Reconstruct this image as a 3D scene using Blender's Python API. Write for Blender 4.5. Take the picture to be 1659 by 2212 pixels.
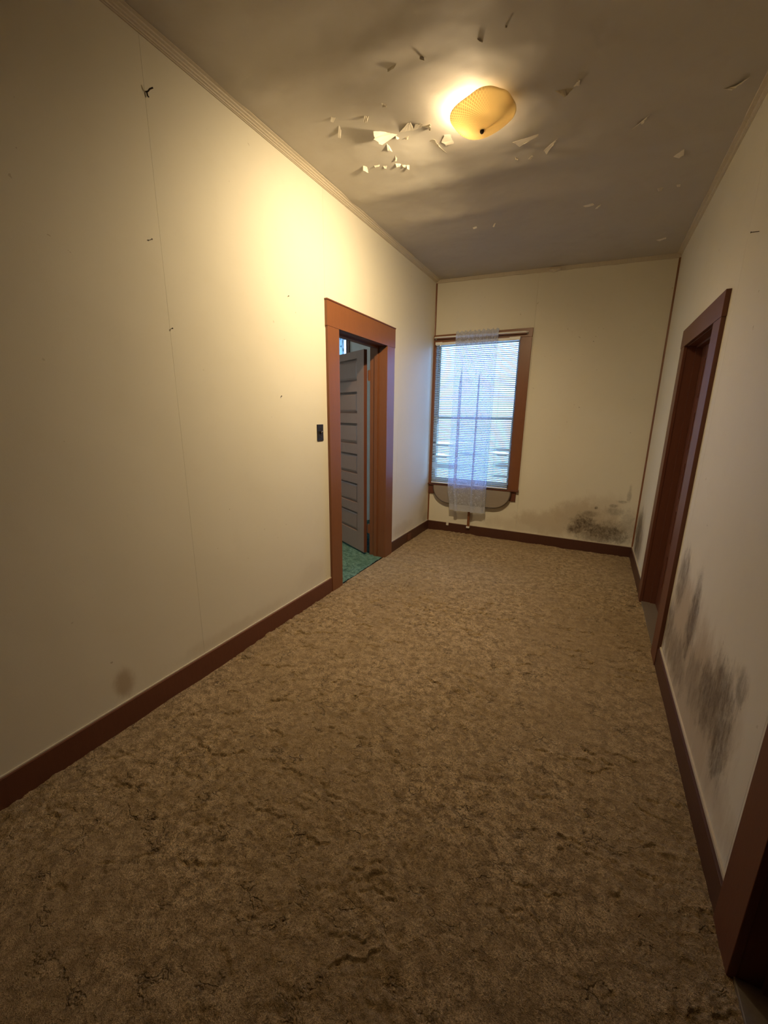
import bpy, bmesh, math, random
import numpy as np
from mathutils import Vector, Matrix, Euler
random.seed(7)
for o in list(bpy.data.objects): bpy.data.objects.remove(o)
SC = bpy.context.scene
COL = SC.collection

# ---------------------------------------------------------------- camera
F_PX = 863.5
cam_d = bpy.data.cameras.new('camera'); cam = bpy.data.objects.new('camera', cam_d); COL.objects.link(cam)
cam_d.sensor_fit = 'HORIZONTAL'; cam_d.sensor_width = 36.0; cam_d.lens = F_PX/1659*36.0
cam_d.clip_start = 0.02
def rot(a, b, c):
    Rz = Matrix.Rotation(a, 3, 'Z'); Rx = Matrix.Rotation(b, 3, 'X'); Ry = Matrix.Rotation(c, 3, 'Y')
    return Rz @ Rx @ Ry
Rm = rot(0.47387, -0.23919, -0.01168) @ Matrix.Rotation(math.pi/2, 3, 'X')
cam.matrix_world = Matrix.Translation((1.775, 0.0, 1.4249)) @ Rm.to_4x4()
SC.camera = cam

# ---------------------------------------------------------------- world, exposure
SC.view_settings.view_transform = 'Standard'; SC.view_settings.look = 'None'
SC.view_settings.gamma = 1.0; SC.view_settings.use_curve_mapping = False
SC.view_settings.exposure = 0.0
SKY_STRENGTH = 11.5
world = bpy.data.worlds.new('overcast_sky'); SC.world = world; world.use_nodes = True
wn = world.node_tree.nodes; wl = world.node_tree.links
for n in list(wn): wn.remove(n)
wo = wn.new('ShaderNodeOutputWorld'); wb = wn.new('ShaderNodeBackground')
tc = wn.new('ShaderNodeTexCoord'); sx = wn.new('ShaderNodeSeparateXYZ'); rp = wn.new('ShaderNodeValToRGB')
rp.color_ramp.elements[0].position = 0.44; rp.color_ramp.elements[0].color = (0.15, 0.34, 0.62, 1)
rp.color_ramp.elements[1].position = 0.52; rp.color_ramp.elements[1].color = (0.20, 0.44, 1.0, 1)
mr = wn.new('ShaderNodeMapRange'); mr.inputs['From Min'].default_value = -1; mr.inputs['From Max'].default_value = 1
wl.new(tc.outputs['Generated'], sx.inputs[0]); wl.new(sx.outputs['Z'], mr.inputs['Value'])
wl.new(mr.outputs[0], rp.inputs[0]); wl.new(rp.outputs[0], wb.inputs[0]); wb.inputs[1].default_value = SKY_STRENGTH
wl.new(wb.outputs[0], wo.inputs[0])

def lamp(name, kind, loc, power, color, **kw):
    d = bpy.data.lights.new(name, kind); d.energy = power; d.color = color
    for k, v in kw.items(): setattr(d, k, v)
    o = bpy.data.objects.new(name, d); COL.objects.link(o); o.location = loc
    return o

# room dimensions (metres)
W, L, H0, SAG = 2.272, 4.695, 2.90, 0.0694/2.272
Y0 = -0.7
def ceil_z(x): return H0 - SAG*x
def portal(name, loc, sx_, sy_, rz):
    o = lamp(name, 'AREA', loc, 1.0, (1, 1, 1), shape='RECTANGLE', size=sx_, size_y=sy_)
    o.data.cycles.is_portal = True
    o.rotation_euler = (math.pi/2, 0, rz)
    return o
portal('window_portal', (0.51, L+0.17, 1.41), 0.90, 1.58, math.pi)
portal('side_window_portal', (-1.65, L+0.17, 1.55), 0.92, 1.65, math.pi)
portal('added_window_portal', (-3.62, 1.7, 1.55), 2.2, 1.6, -math.pi/2)  # portal of the added unseen window

# ---------------------------------------------------------------- helpers
def tag(o, label=None, cat=None, group=None, kind=None):
    if label: o['label'] = label
    if cat: o['category'] = cat
    if group: o['group'] = group
    if kind: o['kind'] = kind
    return o
def link(name, me, m, parent=None, smooth=False):
    o = bpy.data.objects.new(name, me); COL.objects.link(o)
    if m is not None: me.materials.append(m)
    if parent is not None: o.parent = parent
    if smooth:
        me.polygons.foreach_set('use_smooth', [True]*len(me.polygons))
    return o
def obj(name, bm, m, parent=None, smooth=False):
    me = bpy.data.meshes.new(name); bmesh.ops.recalc_face_normals(bm, faces=bm.faces); bm.to_mesh(me); bm.free()
    return link(name, me, m, parent, smooth)
def empty(name, loc=(0, 0, 0)):
    o = bpy.data.objects.new(name, None); COL.objects.link(o); o.location = loc; o.empty_display_size = 0.1
    return o
def add_box(bm, a, b, bevel=0.0):
    x0, y0, z0 = a; x1, y1, z1 = b
    t = bmesh.new()
    v = [t.verts.new(p) for p in [(x0,y0,z0),(x1,y0,z0),(x1,y1,z0),(x0,y1,z0),(x0,y0,z1),(x1,y0,z1),(x1,y1,z1),(x0,y1,z1)]]
    for f in [(0,3,2,1),(4,5,6,7),(0,1,5,4),(1,2,6,5),(2,3,7,6),(3,0,4,7)]: t.faces.new([v[i] for i in f])
    if bevel > 0:
        bmesh.ops.bevel(t, geom=list(t.edges), offset=bevel, segments=2, affect='EDGES', profile=0.6)
    me = bpy.data.meshes.new('t'); t.to_mesh(me); t.free(); bm.from_mesh(me); bpy.data.meshes.remove(me)
    return bm
def box(a, b, bevel=0.0): return add_box(bmesh.new(), a, b, bevel)
def boxes(lst, bevel=0.0):
    bm = bmesh.new()
    for a, b in lst: add_box(bm, a, b, bevel)
    return bm
def tube(bm, pts, r, n=10, cap=True):
    pts = [Vector(p) for p in pts]; rings = []
    for i, p in enumerate(pts):
        d = (pts[min(i+1, len(pts)-1)] - pts[max(i-1, 0)]).normalized()
        u = d.orthogonal().normalized() if i == 0 else (u - d*u.dot(d)).normalized()
        w = d.cross(u); rr = r[i] if isinstance(r, (list, tuple)) else r
        rings.append([bm.verts.new(p + (u*math.cos(2*math.pi*k/n) + w*math.sin(2*math.pi*k/n))*rr) for k in range(n)])
    for i in range(len(rings)-1):
        for k in range(n): bm.faces.new([rings[i][k], rings[i][(k+1)%n], rings[i+1][(k+1)%n], rings[i+1][k]])
    if cap: bm.faces.new(rings[0][::-1]); bm.faces.new(rings[-1])
    return bm
def lathe(bm, prof, n=32, cx=0, cy=0):
    rings = []
    for r, z in prof:
        rings.append([bm.verts.new((cx + r*math.cos(2*math.pi*k/n), cy + r*math.sin(2*math.pi*k/n), z)) for k in range(n)])
    for i in range(len(rings)-1):
        for k in range(n): bm.faces.new([rings[i][k], rings[i][(k+1)%n], rings[i+1][(k+1)%n], rings[i+1][k]])
    return bm
def sweep(bm, prof, p0, p1, axis):
    """extrude a closed profile (list of (a,b)) from p0 to p1 ; axis 'y' -> a=x,b=z ; 'x' -> a=y,b=z ; 'z' -> a=x,b=y"""
    def P(a, b, t):
        base = [p0[i] + (p1[i]-p0[i])*t for i in range(3)]
        if axis == 'y': return (base[0]+a, base[1], base[2]+b)
        if axis == 'x': return (base[0], base[1]+a, base[2]+b)
        return (base[0]+a, base[1]+b, base[2])
    A = [bm.verts.new(P(a, b, 0)) for a, b in prof]; B = [bm.verts.new(P(a, b, 1)) for a, b in prof]
    n = len(prof)
    for i in range(n): bm.faces.new([A[i], A[(i+1)%n], B[(i+1)%n], B[i]])
    bm.faces.new(A[::-1]); bm.faces.new(B)
    return bm
rng = np.random.RandomState(3)
def vnoise(x, y, scale, seed):
    """smooth 2-D value noise, vectorised"""
    r = np.random.RandomState(seed); T = r.rand(256, 256)
    u = x/scale + seed*13.7; v = y/scale + seed*7.3
    iu = np.floor(u).astype(int); iv = np.floor(v).astype(int); fu = u-iu; fv = v-iv
    fu = fu*fu*(3-2*fu); fv = fv*fv*(3-2*fv)
    g = lambda a, b: T[a % 256, b % 256]
    return (g(iu,iv)*(1-fu)*(1-fv) + g(iu+1,iv)*fu*(1-fv) + g(iu,iv+1)*(1-fu)*fv + g(iu+1,iv+1)*fu*fv)*2-1
def grid_mesh(name, xs, ys, zf, down=False):
    X, Y = np.meshgrid(xs, ys); Z = zf(X, Y); nx, ny = len(xs), len(ys)
    co = np.stack([X, Y, Z], -1).reshape(-1).astype(np.float32)
    i = np.arange((ny-1)*(nx-1)); r = i//(nx-1); c = i % (nx-1); a = r*nx+c
    q = np.stack([a, a+1, a+nx+1, a+nx], -1)
    if down: q = q[:, ::-1]
    me = bpy.data.meshes.new(name); me.vertices.add(nx*ny); me.vertices.foreach_set('co', co)
    me.loops.add(len(i)*4); me.loops.foreach_set('vertex_index', q.reshape(-1).astype(np.int32))
    me.polygons.add(len(i)); me.polygons.foreach_set('loop_start', (i*4).astype(np.int32)); me.polygons.foreach_set('loop_total', np.full(len(i), 4, np.int32))
    me.update(calc_edges=True)
    return me

# ---------------------------------------------------------------- materials
class NT:
    def __init__(s, name):
        s.m = bpy.data.materials.new(name); s.m.use_nodes = True; s.t = s.m.node_tree; s.t.nodes.clear()
        s.out = s.n('ShaderNodeOutputMaterial')
    def n(s, t, **kw):
        x = s.t.nodes.new(t)
        for k, v in kw.items(): setattr(x, k, v)
        return x
    def put(s, sock, v):
        if hasattr(v, 'is_output') or isinstance(v, bpy.types.NodeSocket): s.t.links.new(v, sock)
        elif isinstance(v, (tuple, list)) and len(v) == 3 and sock.type == 'RGBA': sock.default_value = (*v, 1)
        else: sock.default_value = v
    def math(s, op, a, b=0.0, c=None, clamp=False):
        x = s.n('ShaderNodeMath', operation=op, use_clamp=clamp); s.put(x.inputs[0], a); s.put(x.inputs[1], b)
        if c is not None: s.put(x.inputs[2], c)
        return x.outputs[0]
    def mix(s, f, a, b, mode='MIX'):
        x = s.n('ShaderNodeMix', data_type='RGBA', blend_type=mode); s.put(x.inputs[0], f); s.put(x.inputs[6], a); s.put(x.inputs[7], b)
        return x.outputs[2]
    def noise(s, scale, detail=3, rough=.5, vec=None, dist=0, out=0):
        x = s.n('ShaderNodeTexNoise'); x.inputs['Scale'].default_value = scale; x.inputs['Detail'].default_value = detail
        x.inputs['Roughness'].default_value = rough; x.inputs['Distortion'].default_value = dist
        s.t.links.new(vec if vec is not None else s.obj(), x.inputs['Vector']); return x.outputs[out]
    def obj(s):
        if not hasattr(s, '_o'): s._o = s.n('ShaderNodeTexCoord').outputs['Object']
        return s._o
    def xyz(s, vec=None):
        x = s.n('ShaderNodeSeparateXYZ'); s.t.links.new(vec if vec is not None else s.obj(), x.inputs[0]); return x.outputs
    def scale(s, v, vec=None):
        x = s.n('ShaderNodeMapping'); x.inputs['Scale'].default_value = v; s.t.links.new(vec if vec is not None else s.obj(), x.inputs[0]); return x.outputs[0]
    def ramp(s, f, stops):
        x = s.n('ShaderNodeValToRGB'); e = x.color_ramp.elements
        while len(e) < len(stops): e.new(0.5)
        for i, (p, c) in enumerate(stops): e[i].position = p; e[i].color = (*c, 1) if isinstance(c, tuple) else (c, c, c, 1)
        s.t.links.new(f, x.inputs[0]); return x.outputs[0]
    def bump(s, h, dist, strength=1.0, nrm=None):
        x = s.n('ShaderNodeBump'); x.inputs['Distance'].default_value = dist; x.inputs['Strength'].default_value = strength
        s.t.links.new(h, x.inputs['Height'])
        if nrm is not None: s.t.links.new(nrm, x.inputs['Normal'])
        return x.outputs[0]
    def bsdf(s, color, rough=.6, normal=None, spec=.5, metal=0, **kw):
        x = s.n('ShaderNodeBsdfPrincipled'); s.put(x.inputs['Base Color'], color); s.put(x.inputs['Roughness'], rough)
        s.put(x.inputs['Specular IOR Level'], spec); s.put(x.inputs['Metallic'], metal)
        for k, v in kw.items(): s.put(x.inputs[k], v)
        if normal is not None: s.t.links.new(normal, x.inputs['Normal'])
        return x.outputs[0]
    def done(s, sh): s.t.links.new(sh, s.out.inputs[0]); return s.m

def simple(name, col, rough=.5, spec=.5, metal=0, bumpd=0.0, bscale=200, var=.08):
    N = NT(name); n = N.noise(bscale*.05 if bscale > 40 else 3, 3)
    c = N.mix(n, tuple(v*(1-var) for v in col), tuple(min(1, v*(1+var)) for v in col))
    nr = N.bump(N.noise(bscale, 3), bumpd) if bumpd else None
    return N.done(N.bsdf(c, rough, nr, spec, metal))

def stain(N, u, v, blobs, wob):
    """mask in 0..1 made of soft distorted ellipses (cu, cv, ru, rv, amount) on a wall plane u,v"""
    tot = None
    for cu, cv, ru, rv, amt in blobs:
        du = N.math('DIVIDE', N.math('SUBTRACT', u, cu), ru); dv = N.math('DIVIDE', N.math('SUBTRACT', v, cv), rv)
        d = N.math('ADD', N.math('MULTIPLY', du, du), N.math('MULTIPLY', dv, dv))
        d = N.math('ADD', N.math('SQRT', d), wob)
        g = N.n('ShaderNodeMapRange', interpolation_type='SMOOTHERSTEP'); N.put(g.inputs[0], d)
        g.inputs[1].default_value = 1.25; g.inputs[2].default_value = 0.35; g.inputs[3].default_value = 0; g.inputs[4].default_value = amt
        tot = g.outputs[0] if tot is None else N.math('MAXIMUM', tot, g.outputs[0])
    return tot

def wall_mat(name, base, horiz, tan=(), mould=(), specks=True, streak=.42, rough_amt=2.9):
    N = NT(name); o = N.xyz(); u = o[0] if horiz == 'x' else o[1]; v = o[2]
    big = N.noise(1.3, 4, .55); mid = N.noise(9, 4, .6)
    c = N.mix(N.math('MULTIPLY', big, .55), base, tuple(b*m for b, m in zip(base, (.86, .84, .78))))
    c = N.mix(N.ramp(mid, [(.55, 0.0), (.8, .35)]), c, tuple(b*m for b, m in zip(base, (.9, .88, .84))))
    if specks:   # fly specks and scuffs
        sp = N.ramp(N.noise(34, 2, .5), [(.735, 0.0), (.76, 1.0)])
        msk = N.ramp(N.noise(2.1, 2), [(.5, 0.0), (.62, .55)])
        c = N.mix(N.math('MULTIPLY', sp, msk), c, (.30, .22, .13))
    vs = N.scale((1, 1, streak))
    w1 = N.math('MULTIPLY', N.math('SUBTRACT', N.noise(7, 6, .7, vs), .5), 1.5)
    w2 = N.math('MULTIPLY', N.math('SUBTRACT', N.noise(17, 8, .80, vs), .5), rough_amt)
    if tan: c = N.mix(stain(N, u, v, tan, w1), c, (.33, .23, .12))
    nr_h = N.noise(260, 3, .6)
    if mould:
        ms = stain(N, u, v, mould, w2)
        ms = N.math('MULTIPLY', ms, N.ramp(N.noise(26, 7, .82, vs), [(.32, .30), (.58, 1.0)]))
        c = N.mix(ms, c, N.mix(N.noise(12, 4), (.030, .018, .009), (.13, .088, .052)))
    nr = N.bump(nr_h, .0006, .35)
    nr = N.bump(N.noise(2.2, 2), .012, .5, nr)
    return N.done(N.bsdf(c, .62, nr, .35))
CREAM = (.735, .695, .58)
M = {}
M['wall_left'] = wall_mat('painted_wallboard_left', CREAM, 'y',
    tan=[(.88, .215, .055, .085, .62), (4.55, .26, .16, .18, .30), (3.9, .2, .3, .08, .22), (1.55, .16, .45, .06, .20), (2.3, .25, .2, .12, .12)], mould=[(4.62, .16, .10, .09, .30)])
M['wall_back'] = wall_mat('painted_wallboard_back', CREAM, 'x',
    tan=[(1.5, .26, .5, .16, .42), (1.8, .33, .42, .26, .5), (1.95, .5, .22, .16, .25), (1.2, .2, .5, .10, .25)],
    mould=[(1.79, .30, .14, .11, .95), (1.98, .24, .24, .10, .9), (1.72, .24, .10, .07, .9), (2.08, .47, .09, .05, .42), (1.83, .415, .10, .04, .55), (2.17, .66, .02, .10, .38), (2.05, .53, .05, .02, .5), (2.12, .58, .05, .018, .45), (1.95, .19, .26, .10, .62), (2.05, .25, .20, .12, .45), (1.89, .49, .018, .018, .8), (2.12, .2, .12, .08, .75), (2.2, .32, .1, .2, .35)], streak=.8, rough_amt=2.2)
M['wall_right'] = wall_mat('painted_wallboard_right', CREAM, 'y',
    tan=[(2.25, .36, .42, .34, .6), (1.80, .36, .40, .30, .62), (1.95, .2, .75, .16, .55), (1.6, .2, .35, .14, .4), (4.3, .3, .3, .3, .45)],
    mould=[(2.42, .62, .13, .17, .68), (2.12, .50, .09, .24, .85), (2.52, .28, .12, .18, .68), (2.24, .26, .30, .13, .55), (1.90, .34, .20, .14, .50), (1.60, .50, .15, .13, .80), (1.70, .40, .20, .14, .80), (1.52, .36, .10, .17, .80), (1.46, .62, .06, .07, .6), (4.45, .32, .24, .26, 1.0), (4.2, .28, .14, .18, .6)], streak=.38, rough_amt=2.4)
M['ceiling'] = None
def ceiling_mat():
    N = NT('stained_ceiling_paper')
    c = N.mix(N.noise(1.1, 4, .6), (.54, .50, .43), (.45, .42, .37))
    c = N.mix(N.ramp(N.noise(6, 5, .65), [(.5, 0.0), (.75, .3)]), c, (.42, .36, .28))
    nr = N.bump(N.noise(60, 5, .65), .0006, .4)
    nr = N.bump(N.noise(3, 2, .45), .010, .35, nr)
    return N.done(N.bsdf(c, .75, nr, .25))
M['ceiling'] = ceiling_mat()
def flap_mat():
    N = NT('peeling_paint_film')
    c = N.mix(N.noise(40, 3), (.74, .68, .56), (.62, .56, .45))
    return N.done(N.bsdf(c, .7, N.bump(N.noise(120, 3), .0008, .4), .3))
M['flap'] = flap_mat()
def trim_mat(name, a, b, rough):
    N = NT(name); v = N.scale((12, 12, 1.5))
    c = N.mix(N.noise(6, 4, .6, v), a, b)
    c = N.mix(N.ramp(N.noise(55, 3), [(.68, 0.0), (.75, .35)]), c, tuple(x*.45 for x in a))
    nr = N.bump(N.noise(22, 3, .5, v), .0007, .4); nr = N.bump(N.noise(70, 2), .0005, .5, nr)
    return N.done(N.bsdf(c, rough, nr, .5))
M['trim'] = trim_mat('brown_gloss_paint', (.222, .084, .034), (.168, .062, .025), .33)
M['base'] = trim_mat('dark_brown_paint', (.085, .030, .018), (.062, .022, .013), .45)
M['trim_dark'] = trim_mat('worn_dark_brown_paint', (.150, .050, .026), (.11, .036, .02), .42)
M['cream_trim'] = trim_mat('grimy_cream_paint', (.62, .55, .43), (.50, .43, .32), .55)
M['white_plastic'] = simple('white_plastic', (.74, .73, .69), .4, .5)
M['black'] = simple('black_plastic', (.012, .010, .008), .35, .5)
M['metal'] = simple('brushed_steel', (.62, .60, .56), .28, .5, 1.0)
M['dark_metal'] = simple('dark_iron', (.05, .035, .025), .5, .5, .6)
M['plank'] = trim_mat('threshold_board', (.20, .16, .12), (.13, .10, .075), .5)
M['leaf'] = trim_mat('taupe_painted_door', (.36, .225, .165), (.30, .185, .138), .38)
def carpet_mat(name, light, mid, dark):
    N = NT(name)
    big = N.noise(1.3, 4, .6); m = N.noise(17, 6, .72); m2 = N.noise(34, 5, .75, dist=.5); f = N.noise(150, 3, .75); f2 = N.noise(380, 2, .7)
    c = N.mix(N.ramp(m, [(.42, 0.0), (.58, 1.0)]), mid, light)
    c = N.mix(N.ramp(m2, [(.36, .85), (.50, 0.0)]), c, tuple(x*.50 for x in mid))
    c = N.mix(N.ramp(f, [(.32, .80), (.56, 0.0)]), c, dark)
    c = N.mix(N.ramp(f2, [(.36, .5), (.6, 0.0)]), c, dark)
    c = N.mix(N.ramp(big, [(.38, .55), (.60, 0.0)]), c, tuple(x*.70 for x in mid))
    h = N.math('ADD', N.math('MULTIPLY', f, 1.0), N.math('MULTIPLY', f2, .6))
    nr = N.bump(h, .008, 1.0)
    nr = N.bump(m2, .020, .8, nr)
    # fine partings between tufts, their shade also mixed into the colour
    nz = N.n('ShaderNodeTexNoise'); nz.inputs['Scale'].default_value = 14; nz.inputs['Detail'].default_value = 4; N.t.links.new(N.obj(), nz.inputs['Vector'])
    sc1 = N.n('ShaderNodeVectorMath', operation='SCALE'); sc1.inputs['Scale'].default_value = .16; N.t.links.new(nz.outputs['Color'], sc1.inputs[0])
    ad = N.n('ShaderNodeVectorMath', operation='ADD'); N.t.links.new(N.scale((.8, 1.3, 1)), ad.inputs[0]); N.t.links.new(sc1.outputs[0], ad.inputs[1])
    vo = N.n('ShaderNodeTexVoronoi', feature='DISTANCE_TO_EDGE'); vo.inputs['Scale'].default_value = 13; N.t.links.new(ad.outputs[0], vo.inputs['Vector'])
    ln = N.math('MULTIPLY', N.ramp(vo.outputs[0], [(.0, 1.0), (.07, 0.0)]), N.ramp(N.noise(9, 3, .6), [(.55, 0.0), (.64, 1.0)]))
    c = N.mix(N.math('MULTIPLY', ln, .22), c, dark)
    nr = N.bump(N.math('SUBTRACT', 1.0, ln), .010, 1.0, nr)
    return N.done(N.bsdf(c, .95, nr, .1, **{'Sheen Weight': .12, 'Sheen Roughness': .5}))
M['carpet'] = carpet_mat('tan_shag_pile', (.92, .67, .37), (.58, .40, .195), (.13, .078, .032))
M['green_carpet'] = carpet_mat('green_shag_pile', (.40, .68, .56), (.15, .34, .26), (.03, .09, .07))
def slat_mat():
    N = NT('translucent_white_slat')
    d = N.bsdf((.58, .64, .62), .45, None, .4); t = N.n('ShaderNodeBsdfTranslucent'); t.inputs[0].default_value = (.20, .27, .26, 1)
    x = N.n('ShaderNodeMixShader'); x.inputs[0].default_value = .42; N.t.links.new(d, x.inputs[1]); N.t.links.new(t.outputs[0], x.inputs[2])
    return N.done(x.outputs[0])
M['slat'] = slat_mat()
def lace_mat(name, ground, sc):
    """net ground of the given cover with denser scrolled motifs"""
    N = NT(name); uv = N.n('ShaderNodeTexCoord').outputs['UV']
    nz = N.n('ShaderNodeTexNoise'); nz.inputs['Scale'].default_value = sc*.7; N.t.links.new(uv, nz.inputs['Vector'])
    sc1 = N.n('ShaderNodeVectorMath', operation='SCALE'); sc1.inputs['Scale'].default_value = .8/sc; N.t.links.new(nz.outputs['Color'], sc1.inputs[0])
    ad = N.n('ShaderNodeVectorMath', operation='ADD'); N.t.links.new(uv, ad.inputs[0]); N.t.links.new(sc1.outputs[0], ad.inputs[1])
    v = N.n('ShaderNodeTexVoronoi', feature='F1'); v.inputs['Scale'].default_value = sc; N.t.links.new(ad.outputs[0], v.inputs['Vector'])
    ring = N.ramp(v.outputs[0], [(.0, 1.0), (.12, .9), (.16, 0.0), (.30, 0.0), (.34, 1.0), (.46, 1.0), (.50, 0.0)])
    q = N.n('ShaderNodeTexNoise'); q.inputs['Scale'].default_value = sc*1.6; q.inputs['Detail'].default_value = 2; N.t.links.new(uv, q.inputs['Vector'])
    leaf = N.ramp(q.outputs[0], [(.50, 0.0), (.54, 1.0)])
    x3 = N.xyz(uv); u = x3[0]
    cover = N.math('MULTIPLY', ring, N.math('MAXIMUM', leaf, .25))
    alpha = N.math('ADD', N.math('MULTIPLY', cover, (1-ground)*.75), ground, clamp=True)
    d = N.bsdf((.80, .80, .84), .8, None, .2); t = N.n('ShaderNodeBsdfTranslucent'); t.inputs[0].default_value = (.30, .46, .74, 1)
    x = N.n('ShaderNodeMixShader'); x.inputs[0].default_value = .45; N.t.links.new(d, x.inputs[1]); N.t.links.new(t.outputs[0], x.inputs[2])
    tr = N.n('ShaderNodeBsdfTransparent'); y = N.n('ShaderNodeMixShader'); N.t.links.new(alpha, y.inputs[0]); N.t.links.new(tr.outputs[0], y.inputs[1]); N.t.links.new(x.outputs[0], y.inputs[2])
    return N.done(y.outputs[0])
M['lace'] = lace_mat('white_lace', .50, 34)
M['ruffle'] = lace_mat('gathered_lace', .72, 50)
M['hem'] = lace_mat('lace_hem', .80, 60)
def glass_mat():
    N = NT('window_glass'); tr = N.n('ShaderNodeBsdfTransparent'); g = N.n('ShaderNodeBsdfGlossy'); g.inputs['Roughness'].default_value = .02
    fr = N.n('ShaderNodeFresnel'); fr.inputs[0].default_value = 1.45; x = N.n('ShaderNodeMixShader')
    N.t.links.new(fr.outputs[0], x.inputs[0]); N.t.links.new(tr.outputs[0], x.inputs[1]); N.t.links.new(g.outputs[0], x.inputs[2]); return N.done(x.outputs[0])
M['glass'] = glass_mat()
def board_mat():
    N = NT('grey_woodgrain_laminate'); v = N.scale((2, 2, 40))
    c = N.mix(N.noise(4, 5, .65, v), (.34, .29, .23), (.22, .18, .14))
    return N.done(N.bsdf(c, .45, N.bump(N.noise(30, 3), .0004, .4), .4))
M['board'] = board_mat()
BULB_STRENGTH = 420.0
def shade_mat():
    N = NT('amber_pressed_glass'); o = N.xyz()
    r = N.math('SQRT', N.math('ADD', N.math('MULTIPLY', o[0], o[0]), N.math('MULTIPLY', o[1], o[1])))
    th = N.math('ARCTAN2', o[1], o[0]); lr = N.math('MULTIPLY', N.math('LOGARITHM', N.math('ADD', r, .004), math.e), 12.0)
    def fam(s): return N.math('ABSOLUTE', N.math('SINE', N.math('ADD', N.math('MULTIPLY', th, 30.0), N.math('MULTIPLY', lr, s))))
    a, b = fam(2.5), fam(-2.5)
    line = N.math('SUBTRACT', 1.0, N.ramp(N.math('MINIMUM', a, b), [(.30, 0.0), (.48, 1.0)]))
    fx = N.n('ShaderNodeMapRange', interpolation_type='SMOOTHSTEP'); N.put(fx.inputs[0], o[0]); fx.inputs[1].default_value = -.02; fx.inputs[2].default_value = .07; fx.inputs[3].default_value = 1.0; fx.inputs[4].default_value = 0.0  # net pattern faded towards the right, imitating one-sided backlight in the glass colour
    line = N.math('ADD', N.math('MULTIPLY', line, fx.outputs[0]), N.math('MULTIPLY', N.math('SUBTRACT', 1.0, fx.outputs[0]), .45))
    d = N.bsdf(N.mix(line, (.62, .50, .30), (.85, .76, .54)), .25, N.bump(line, .001, .6), .5)
    t = N.n('ShaderNodeBsdfTranslucent'); N.t.links.new(N.mix(line, (.55, .44, .24), (1.0, .88, .58)), t.inputs[0])
    x = N.n('ShaderNodeMixShader'); x.inputs[0].default_value = .62; N.t.links.new(d, x.inputs[1]); N.t.links.new(t.outputs[0], x.inputs[2])
    return N.done(x.outputs[0])
M['shade'] = shade_mat()
def bulb_mat():
    N = NT('glowing_bulb'); e = N.n('ShaderNodeEmission'); e.inputs[0].default_value = (1.0, .75, .44, 1); e.inputs[1].default_value = BULB_STRENGTH
    return N.done(e.outputs[0])
M['bulb'] = bulb_mat()

# ================================================================ STRUCTURE
WT = 0.15                              # wall thickness
# openings: left door, right far door, right near door, window
LD = (2.662, 3.457, 2.03); RD = (2.745, 3.535, 1.90); ND = (0.27, 1.075, 1.90)
WN = (0.034, 0.972, 0.628, 2.232)
G = 0.0004                             # half joint between wallboards
Z1 = 2.99

# floor slab
tag(obj('floor', box((-3.6, Y0-.15, -.12), (W+1.6, L+.15, -.030)), M['plank']), 'bare subfloor underneath the tan shag carpet', 'floor', kind='structure')

def wall_parent(name, label):
    return name, label
# --- left wall: backing + wallboards
wl_ = obj('wall_left', boxes([((-WT, Y0, -.012), (-.010, LD[0]-.001, Z1)), ((-WT, LD[1]+.001, -.012), (-.010, L+WT, Z1)), ((-WT, LD[0]-.001, LD[2]+.001), (-.010, LD[1]+.001, Z1))]), M['wall_left'])
tag(wl_, 'long cream painted hallway wall with faint vertical seams, on the left', 'wall', kind='structure')
seam = [Y0, .08, 1.30, 2.52, 3.74, L]
for i in range(5):
    y0, y1 = seam[i]+G, seam[i+1]-G
    if i < 3: bl = [((-.010, y0, -.01), (0, min(y1, LD[0]), Z1))]
    elif i == 3: bl = [((-.010, y0, LD[2]+.02), (0, y1, Z1)), ((-.010, y0, -.01), (0, LD[0]-.02, LD[2]+.02)), ((-.010, LD[1]+.02, -.01), (0, y1, LD[2]+.02))]
    else: bl = [((-.010, y0, -.01), (0, y1, Z1))]
    obj('wallboard', boxes(bl), M['wall_left'], wl_)
# --- back wall
x0, x1, z0, z1 = WN
wb_ = obj('wall_back', boxes([((-3.6, L+.010, -.012), (-2.15, L+WT, Z1)), ((-1.20, L+.010, -.012), (x0, L+WT, Z1)), ((-2.15, L+.010, -.012), (-1.20, L+WT, .75)), ((-2.15, L+.010, 2.40), (-1.20, L+WT, Z1)), ((x1, L+.010, -.012), (W+1.6, L+WT, Z1)), ((x0, L+.010, -.012), (x1, L+WT, z0)), ((x0, L+.010, z1), (x1, L+WT, Z1))]), M['wall_back'])
tag(wb_, 'cream end wall with window and dark mould patches low on its right', 'wall', kind='structure')
obj('wallboard', boxes([((0, L, -.01), (x0-.02, L+.010, Z1)), ((x0-.02, L, -.01), (x1+.02, L+.010, z0-.02)), ((x0-.02, L, z1+.02), (x1+.02, L+.010, Z1)), ((x1+.02, L, -.01), (1.095-G, L+.010, Z1))]), M['wall_back'], wb_)
obj('wallboard', box((1.095+G, L, -.01), (W, L+.010, Z1)), M['wall_back'], wb_)
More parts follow.
